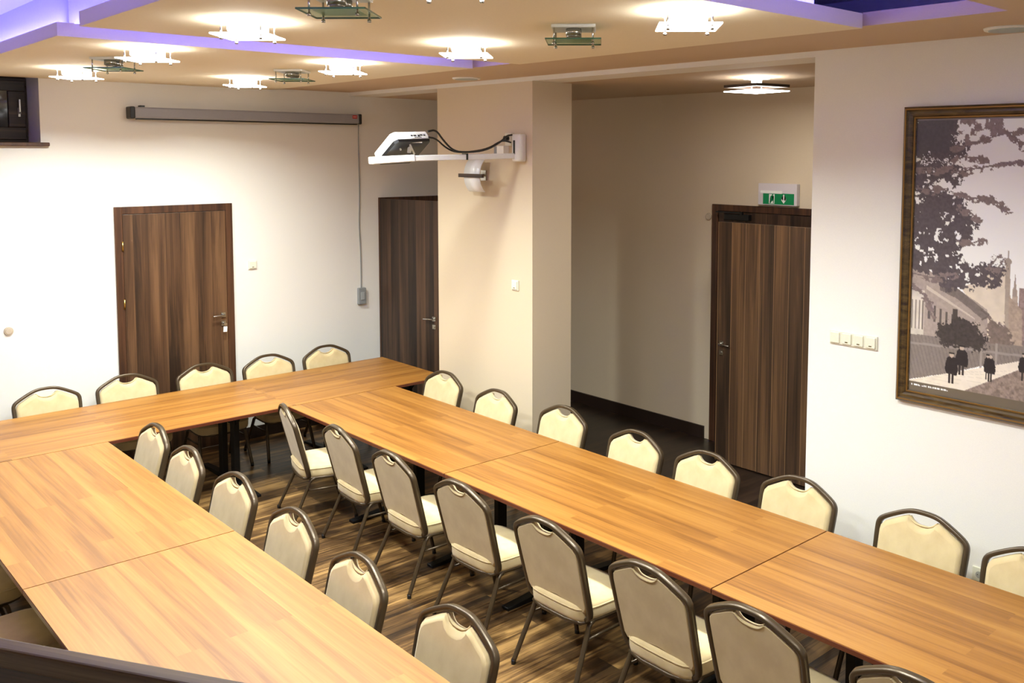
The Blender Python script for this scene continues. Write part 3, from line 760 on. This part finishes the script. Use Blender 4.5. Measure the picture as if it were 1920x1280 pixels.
def vnoise(X, Z, s, seed):
    rs = np.random.RandomState(seed); G = rs.rand(256, 256)
    x = X*s+1000; z = Z*s+1000; xi = np.floor(x).astype(int); zi = np.floor(z).astype(int)
    fx = x-xi; fz = z-zi; fx = fx*fx*(3-2*fx); fz = fz*fz*(3-2*fz)
    g_ = lambda a, b: G[a % 256, b % 256]
    return (g_(xi, zi)*(1-fx)+g_(xi+1, zi)*fx)*(1-fz)+(g_(xi, zi+1)*(1-fx)+g_(xi+1, zi+1)*fx)*fz
def fbm(X, Z, s, seed, o=5):
    t_ = 0; a = .5
    for i in range(o): t_ = t_+a*vnoise(X, Z, s*2**i, seed+i); a *= .55
    return t_/1.1
def inside(X, Z, pts):
    r_ = np.zeros(X.shape, bool); n = len(pts)
    for i in range(n):
        x1, z1 = pts[i]; x2, z2 = pts[(i+1) % n]
        if z1 == z2: continue
        c_ = ((z1 > Z) != (z2 > Z)) & (X < (x2-x1)*(Z-z1)/(z2-z1)+x1); r_ ^= c_
    return r_
def segd(X, Z, a, b):
    ax, az = a; bx, bz = b; dx, dz = bx-ax, bz-az
    t_ = np.clip(((X-ax)*dx+(Z-az)*dz)/(dx*dx+dz*dz), 0, 1)
    return np.hypot(X-ax-t_*dx, Z-az-t_*dz), t_
def paint():
    nx, nz = 420, 360
    xs = np.concatenate([np.linspace(0, .80, 230), np.linspace(.80, PW, nx-230+1)[1:]]); zs = np.linspace(3.435, 3.435-PH, nz)
    X, Z = np.meshgrid(xs, zs)
    def c(r, g, b): return np.array(srgb(r, g, b)[:3])
    I = np.zeros(X.shape+(3,))
    def put(mask, col, var=None, amt=0):
        k_ = col*np.ones(X.shape+(3,))
        if var is not None: k_ = k_*(1+amt*(var-.5))[..., None]
        I[mask] = k_[mask]
    tt = np.clip((3.435-Z)/1.2, 0, 1)
    I[:] = c(222, 225, 242)*(1-tt)[..., None]+c(236, 228, 228)*tt[..., None]
    n1 = fbm(X, Z, 18, 1); n2 = fbm(X, Z, 75, 9); n3 = fbm(X, Z, 6, 20)
    Xd = X+(n2-.5)*.085+(n1-.5)*.05; Zd = Z+(fbm(X, Z, 70, 33)-.5)*.085+(fbm(X, Z, 15, 40)-.5)*.05
    Xs = X+(n2-.5)*.008; Zs = Z+(n1-.5)*.008
    # far trees on the right
    put((Z < 2.35+.15*n3+.18*np.clip(X-.70, 0, .6)) & (X > .68), c(140, 118, 112), n2, 1.0)
    put(inside(Xs, Zs, [(.9, 2.0), (.9, 2.55), (1.25, 2.75), (1.6, 2.55), (1.6, 2.0)]), c(170, 154, 140), n2, .3)
    put((Z < 2.10) & (X > .6), c(118, 102, 96), n2, .6)
    # gable building and towers
    put(inside(Xs, Zs, [(.33, 2.375), (.474, 2.456), (.482, 2.505), (.598, 2.516), (.631, 2.05), (.40, 2.05), (.40, 2.30)]), c(204, 188, 168), n1, .25)
    put(inside(X, Z, [(.474, 2.50), (.482, 2.512), (.60, 2.522), (.600, 2.49), (.48, 2.478)]), c(170, 154, 138))
    put(inside(X, Z, [(.594, 2.548), (.622, 2.55), (.64, 2.06), (.605, 2.06)]), c(158, 142, 128), n2, .3)
    put(np.hypot(X-.608, Z-2.562) < .022, c(150, 136, 124)); put((np.abs(X-.610) < .003) & (Z > 2.56) & (Z < 2.63), c(150, 136, 124))
    put(inside(X, Z, [(.642, 2.40), (.667, 2.40), (.70, 2.06), (.64, 2.06)]), c(164, 146, 132), n2, .5); put(inside(X, Z, [(.642, 2.36), (.654, 2.50), (.667, 2.36)]), c(150, 134, 124))
    put(inside(X, Z, [(.62, 2.36), (.70, 2.28), (.71, 2.06), (.63, 2.06)]), c(160, 140, 124), n2, .6)
    # near house
    put(inside(Xs, Zs, [(0, 2.50), (.192, 2.44), (.497, 2.26), (.505, 2.0), (0, 2.0)]), c(158, 142, 132), n2, .35)
    put(inside(X, Z, [(0, 2.36), (.10, 2.33), (.10, 2.04), (0, 2.04)]), c(196, 184, 170), n1, .5)
    put(inside(X, Z, [(.11, 2.37), (.42, 2.20), (.43, 2.186), (.11, 2.345)]), c(186, 172, 158))
    put(inside(Xs, Zs, [(.192, 2.444), (.33, 2.358), (.515, 2.232), (.468, 2.20), (.30, 2.31), (.20, 2.345)]), c(112, 100, 94), n2, .5)
    put(inside(X, Z, [(.46, 2.26), (.52, 2.222), (.47, 2.19), (.462, 2.196), (.502, 2.222), (.455, 2.25)]), c(98, 86, 80))
    for i in range(9):
        x0 = .125+i*.038; z0 = 2.255-i*.013
        put((X > x0) & (X < x0+.015) & (Z < z0) & (Z > z0-.10), c(92, 82, 78))
    for i in range(4):
        x0 = .015+i*.024; put((X > x0) & (X < x0+.008) & (Z < 2.27) & (Z > 2.08), c(120, 108, 100))
    put((X > .285) & (X < .315) & (Z > 2.14) & (Z < 2.24), c(70, 62, 58))
    put(inside(Xd, Zd, [(.50, 2.20), (.60, 2.18), (.66, 2.10), (.66, 2.03), (.50, 2.03)]), c(116, 100, 92), n2, .8)
    # fence
    put(inside(Xs, Zs, [(0, 2.042), (.506, 2.055), (.80, 2.075), (.80, 1.99), (.45, 1.90), (.282, 1.83), (0, 1.74)]), c(124, 112, 105), n2, .3)
    fp = (np.mod(X*1.0+.3*Z, .024) < .005) & (Z < 2.045) & (Z > 1.70+.38*X) & (X < .8); I[fp] *= .8
    put((np.abs(Z-(1.985+.035*X)) < .007) & (X < .75), c(142, 130, 122))
    put((np.abs(X-.47) < .008) & (Z < 2.05) & (Z > 1.87), c(146, 134, 126)); put((np.abs(X-.56) < .006) & (Z < 2.06) & (Z > 1.93), c(146, 134, 126))
    # pavement and road
    put((Z < 1.735+.345*X) & (X >= 0) & (Z < 2.0), c(214, 200, 182), n1, .25)
    put((Z < 1.66+.30*(X-.16)+.28*np.clip(X-.33, 0, 9)) & (X > .25) & (Z < 1.99), c(132, 114, 104), n2, 1.3)
    for k_ in range(7):
        d, _ = segd(X, Z, (.03+.05*k_, 1.742+.017*k_), (.30+.06*k_, 1.70+.035*k_)); I[(d < .0018)] *= .86
    # bush
    put(inside(Xd, Zd, [(.18, 2.05), (.19, 2.12), (.271, 2.155), (.337, 2.185), (.44, 2.15), (.50, 2.07), (.48, 2.0), (.24, 2.0)]), c(64, 56, 54), n2, .9)
    # conifer
    dark = c(84, 74, 76)
    fol = [[(-.05, 3.5), (.258, 3.5), (.275, 3.35), (.30, 3.28), (.35, 3.247), (.29, 3.17), (.20, 3.145), (.10, 3.16), (-.05, 3.19)],
           [(.0, 3.163), (.201, 3.14), (.302, 3.126), (.345, 3.068), (.273, 3.0), (.204, 3.049), (.102, 3.0), (-.05, 3.01)],
           [(-.05, 2.93), (.10, 2.93), (.173, 2.975), (.30, 2.95), (.34, 2.86), (.415, 2.76), (.39, 2.68), (.30, 2.59), (.118, 2.55), (-.05, 2.53)],
           [(-.05, 2.60), (.187, 2.585), (.323, 2.575), (.42, 2.52), (.50, 2.555), (.595, 2.515), (.57, 2.42), (.46, 2.395), (.33, 2.37), (.229, 2.335), (.157, 2.43), (-.05, 2.47)],
           [(-.05, 3.03), (.06, 3.02), (.14, 2.97), (.10, 2.92), (-.05, 2.93)]]
    hole = fbm(X, Z, 30, 77)
    for p_ in fol: put(inside(Xd, Zd, p_) & (hole < .64), dark, n2, .7)
    put(inside(Xd, Zd, [(.0, 3.5), (.24, 3.5), (.25, 3.2), (.0, 3.2)]), c(78, 72, 74), n2, .5)
    put(inside(X+(n2-.5)*.1, Z+(n1-.5)*.1, [(.26, 3.5), (.50, 3.5), (.58, 3.38), (.50, 3.30), (.30, 3.22)]) & (hole < .50), c(128, 112, 108), n2, .6)
    for pts_ in ([(.25, 3.235), (.35, 3.262), (.459, 3.295), (.56, 3.325), (.70, 3.345)], [(.24, 3.16), (.32, 3.185), (.40, 3.18), (.46, 3.165)], [(.26, 3.09), (.36, 3.105), (.465, 3.128), (.56, 3.150), (.66, 3.160)],
                 [(.56, 3.34), (.62, 3.29), (.66, 3.25)], [(0, 2.985), (.12, 2.975), (.2, 2.98)], [(.28, 2.955), (.38, 2.935), (.472, 2.935), (.54, 2.91), (.60, 2.868)], [(.30, 2.87), (.38, 2.84), (.42, 2.80)], [(.30, 2.66), (.40, 2.66), (.46, 2.69)], [(0, 3.095), (.14, 3.10), (.24, 3.13)],
                 [(0, 2.44), (.15, 2.42), (.30, 2.46)], [(.0, 2.36), (.10, 2.30), (.16, 2.20)], [(.54, 2.50), (.58, 2.57)], [(.50, 2.52), (.55, 2.59)]):
        for a_, b__ in zip(pts_, pts_[1:]):
            d, t_ = segd(Xs, Zs, a_, b__); put(d < .0045, c(112, 98, 96))
            d2, _ = segd(X+(n2-.5)*.05, Z+(n1-.5)*.06+.008, a_, b__); put((d2 < .020) & (hole < .52), c(122, 106, 102), n2, .6)
    # people on the pavement
    coat = c(42, 36, 38)
    def person(x0, z0, h_, w_, hat=True):
        body = [(x0-w_*.35, z0+h_*.30), (x0-w_*.5, z0+h_*.45), (x0-w_*.38, z0+h_*.78), (x0-w_*.12, z0+h_*.88), (x0+w_*.12, z0+h_*.88), (x0+w_*.40, z0+h_*.76), (x0+w_*.5, z0+h_*.42), (x0+w_*.42, z0+h_*.28)]
        put(inside(Xs, Zs, body), coat, n2, .5)
        for s_ in (-.12, .12): put((np.abs(X-x0-s_*w_) < w_*.08) & (Z > z0) & (Z < z0+h_*.35), c(52, 44, 44))
        put(np.hypot(X-x0, Z-(z0+h_*.90)) < w_*.17, c(176, 156, 140))
        if hat: put((np.abs(X-x0) < w_*.22) & (Z > z0+h_*.94) & (Z < z0+h_*.985), c(40, 36, 36))
    person(.352, 1.83, .19, .085); person(.288, 1.765, .20, .085); person(.528, 1.82, .17, .065, False); person(.512, 1.83, .16, .05); person(.725, 1.86, .17, .07); person(.95, 1.84, .18, .07)
    # printed margins
    put((Z > 3.435-.020), c(120, 112, 116)); put(X < .006, c(120, 110, 104)); put(Z < 1.735-.0*X, c(98, 86, 72), n1, .1)
    rs = np.random.RandomState(5); x0 = .03
    while x0 < .27:
        w_ = rs.uniform(.004, .011)
        put((X > x0) & (X < x0+w_) & (np.abs(Z-1.716-rs.uniform(-.001, .001)) < rs.uniform(.003, .0055)), c(232, 228, 222)); x0 += w_+(rs.uniform(.001, .003) if rs.rand() < .8 else .010)
    I = np.clip(I*np.array([1.2, 1.25, 1.32]), 0, .92)
    me = bpy.data.meshes.new('print'); V = np.stack([X, np.full(X.shape, -.010), Z-3.435], -1).reshape(-1, 3)
    idx = np.arange(nz*nx).reshape(nz, nx); F = np.stack([idx[:-1, :-1], idx[1:, :-1], idx[1:, 1:], idx[:-1, 1:]], -1).reshape(-1, 4)
    me.from_pydata(V.tolist(), [], F.tolist())
    at = me.color_attributes.new('ink', 'FLOAT_COLOR', 'POINT'); at.data.foreach_set('color', np.concatenate([I.reshape(-1, 3), np.ones((nx*nz, 1))], 1).astype(np.float32).ravel())
    o = bpy.data.objects.new('print', me); C.objects.link(o); o.parent = pic
    m, nt, b = new_mat('sepia print'); a_ = nt.nodes.new('ShaderNodeAttribute'); a_.attribute_name = 'ink'
    nt.links.new(a_.outputs['Color'], b.inputs['Base Color']); b.inputs['Roughness'].default_value = .35
    me.materials.append(m)
paint()

# ------------------------------------------------------------------ gallery handrail in the foreground
p0 = Vector((-3.05, -6.86)); p1 = Vector((-1.95, -8.68)); d = p1-p0
t = empty('gallery_railing', (p0.x, p0.y, 0), math.atan2(d.y, d.x)); tag(t, 'dark wooden gallery railing with a rounded top cut off at the bottom left', 'railing')
Lr = d.length
bm = bmesh.new(); box(bm, 0, Lr, -.046, 0, 2.067, 2.112); finish('top_rail', bm, M['rail'], t, bevel=.008, segs=3)
finish('panel', B(0, Lr, -.038, -.010, 0, 2.067), M['dark_wood'], t)

# ------------------------------------------------------------------ camera
cam = bpy.data.cameras.new('camera'); co = bpy.data.objects.new('camera', cam); C.objects.link(co)
bpy.context.scene.camera = co
ya, pi_, ro_ = R(-42.7209), R(-4.5081), R(.1617)
F = Vector((-math.sin(ya)*math.cos(pi_), math.cos(ya)*math.cos(pi_), math.sin(pi_)))
Rv = Vector((math.cos(ya), math.sin(ya), 0)); U = Rv.cross(F)
R2 = Rv*math.cos(ro_)+U*math.sin(ro_); U2 = -Rv*math.sin(ro_)+U*math.cos(ro_)
co.matrix_world = Matrix(((R2.x, U2.x, -F.x, -3.0573), (R2.y, U2.y, -F.y, -9.946), (R2.z, U2.z, -F.z, 3.2002), (0, 0, 0, 1)))
cam.sensor_width = 36; cam.sensor_fit = 'HORIZONTAL'; cam.lens = 1757.7313/1920*36
cam.shift_x = -(1054.318-960)/1920; cam.shift_y = (425.813-640)/1920
cam.clip_start = .05

# ------------------------------------------------------------------ world and view
w = bpy.data.worlds.new('world'); bpy.context.scene.world = w; w.use_nodes = True
w.node_tree.nodes['Background'].inputs[0].default_value = (.02, .025, .05, 1); w.node_tree.nodes['Background'].inputs[1].default_value = .5
vs = bpy.context.scene.view_settings
vs.view_transform = 'Standard'; vs.look = 'None'; vs.gamma = 1; vs.use_curve_mapping = False; vs.exposure = 0.0
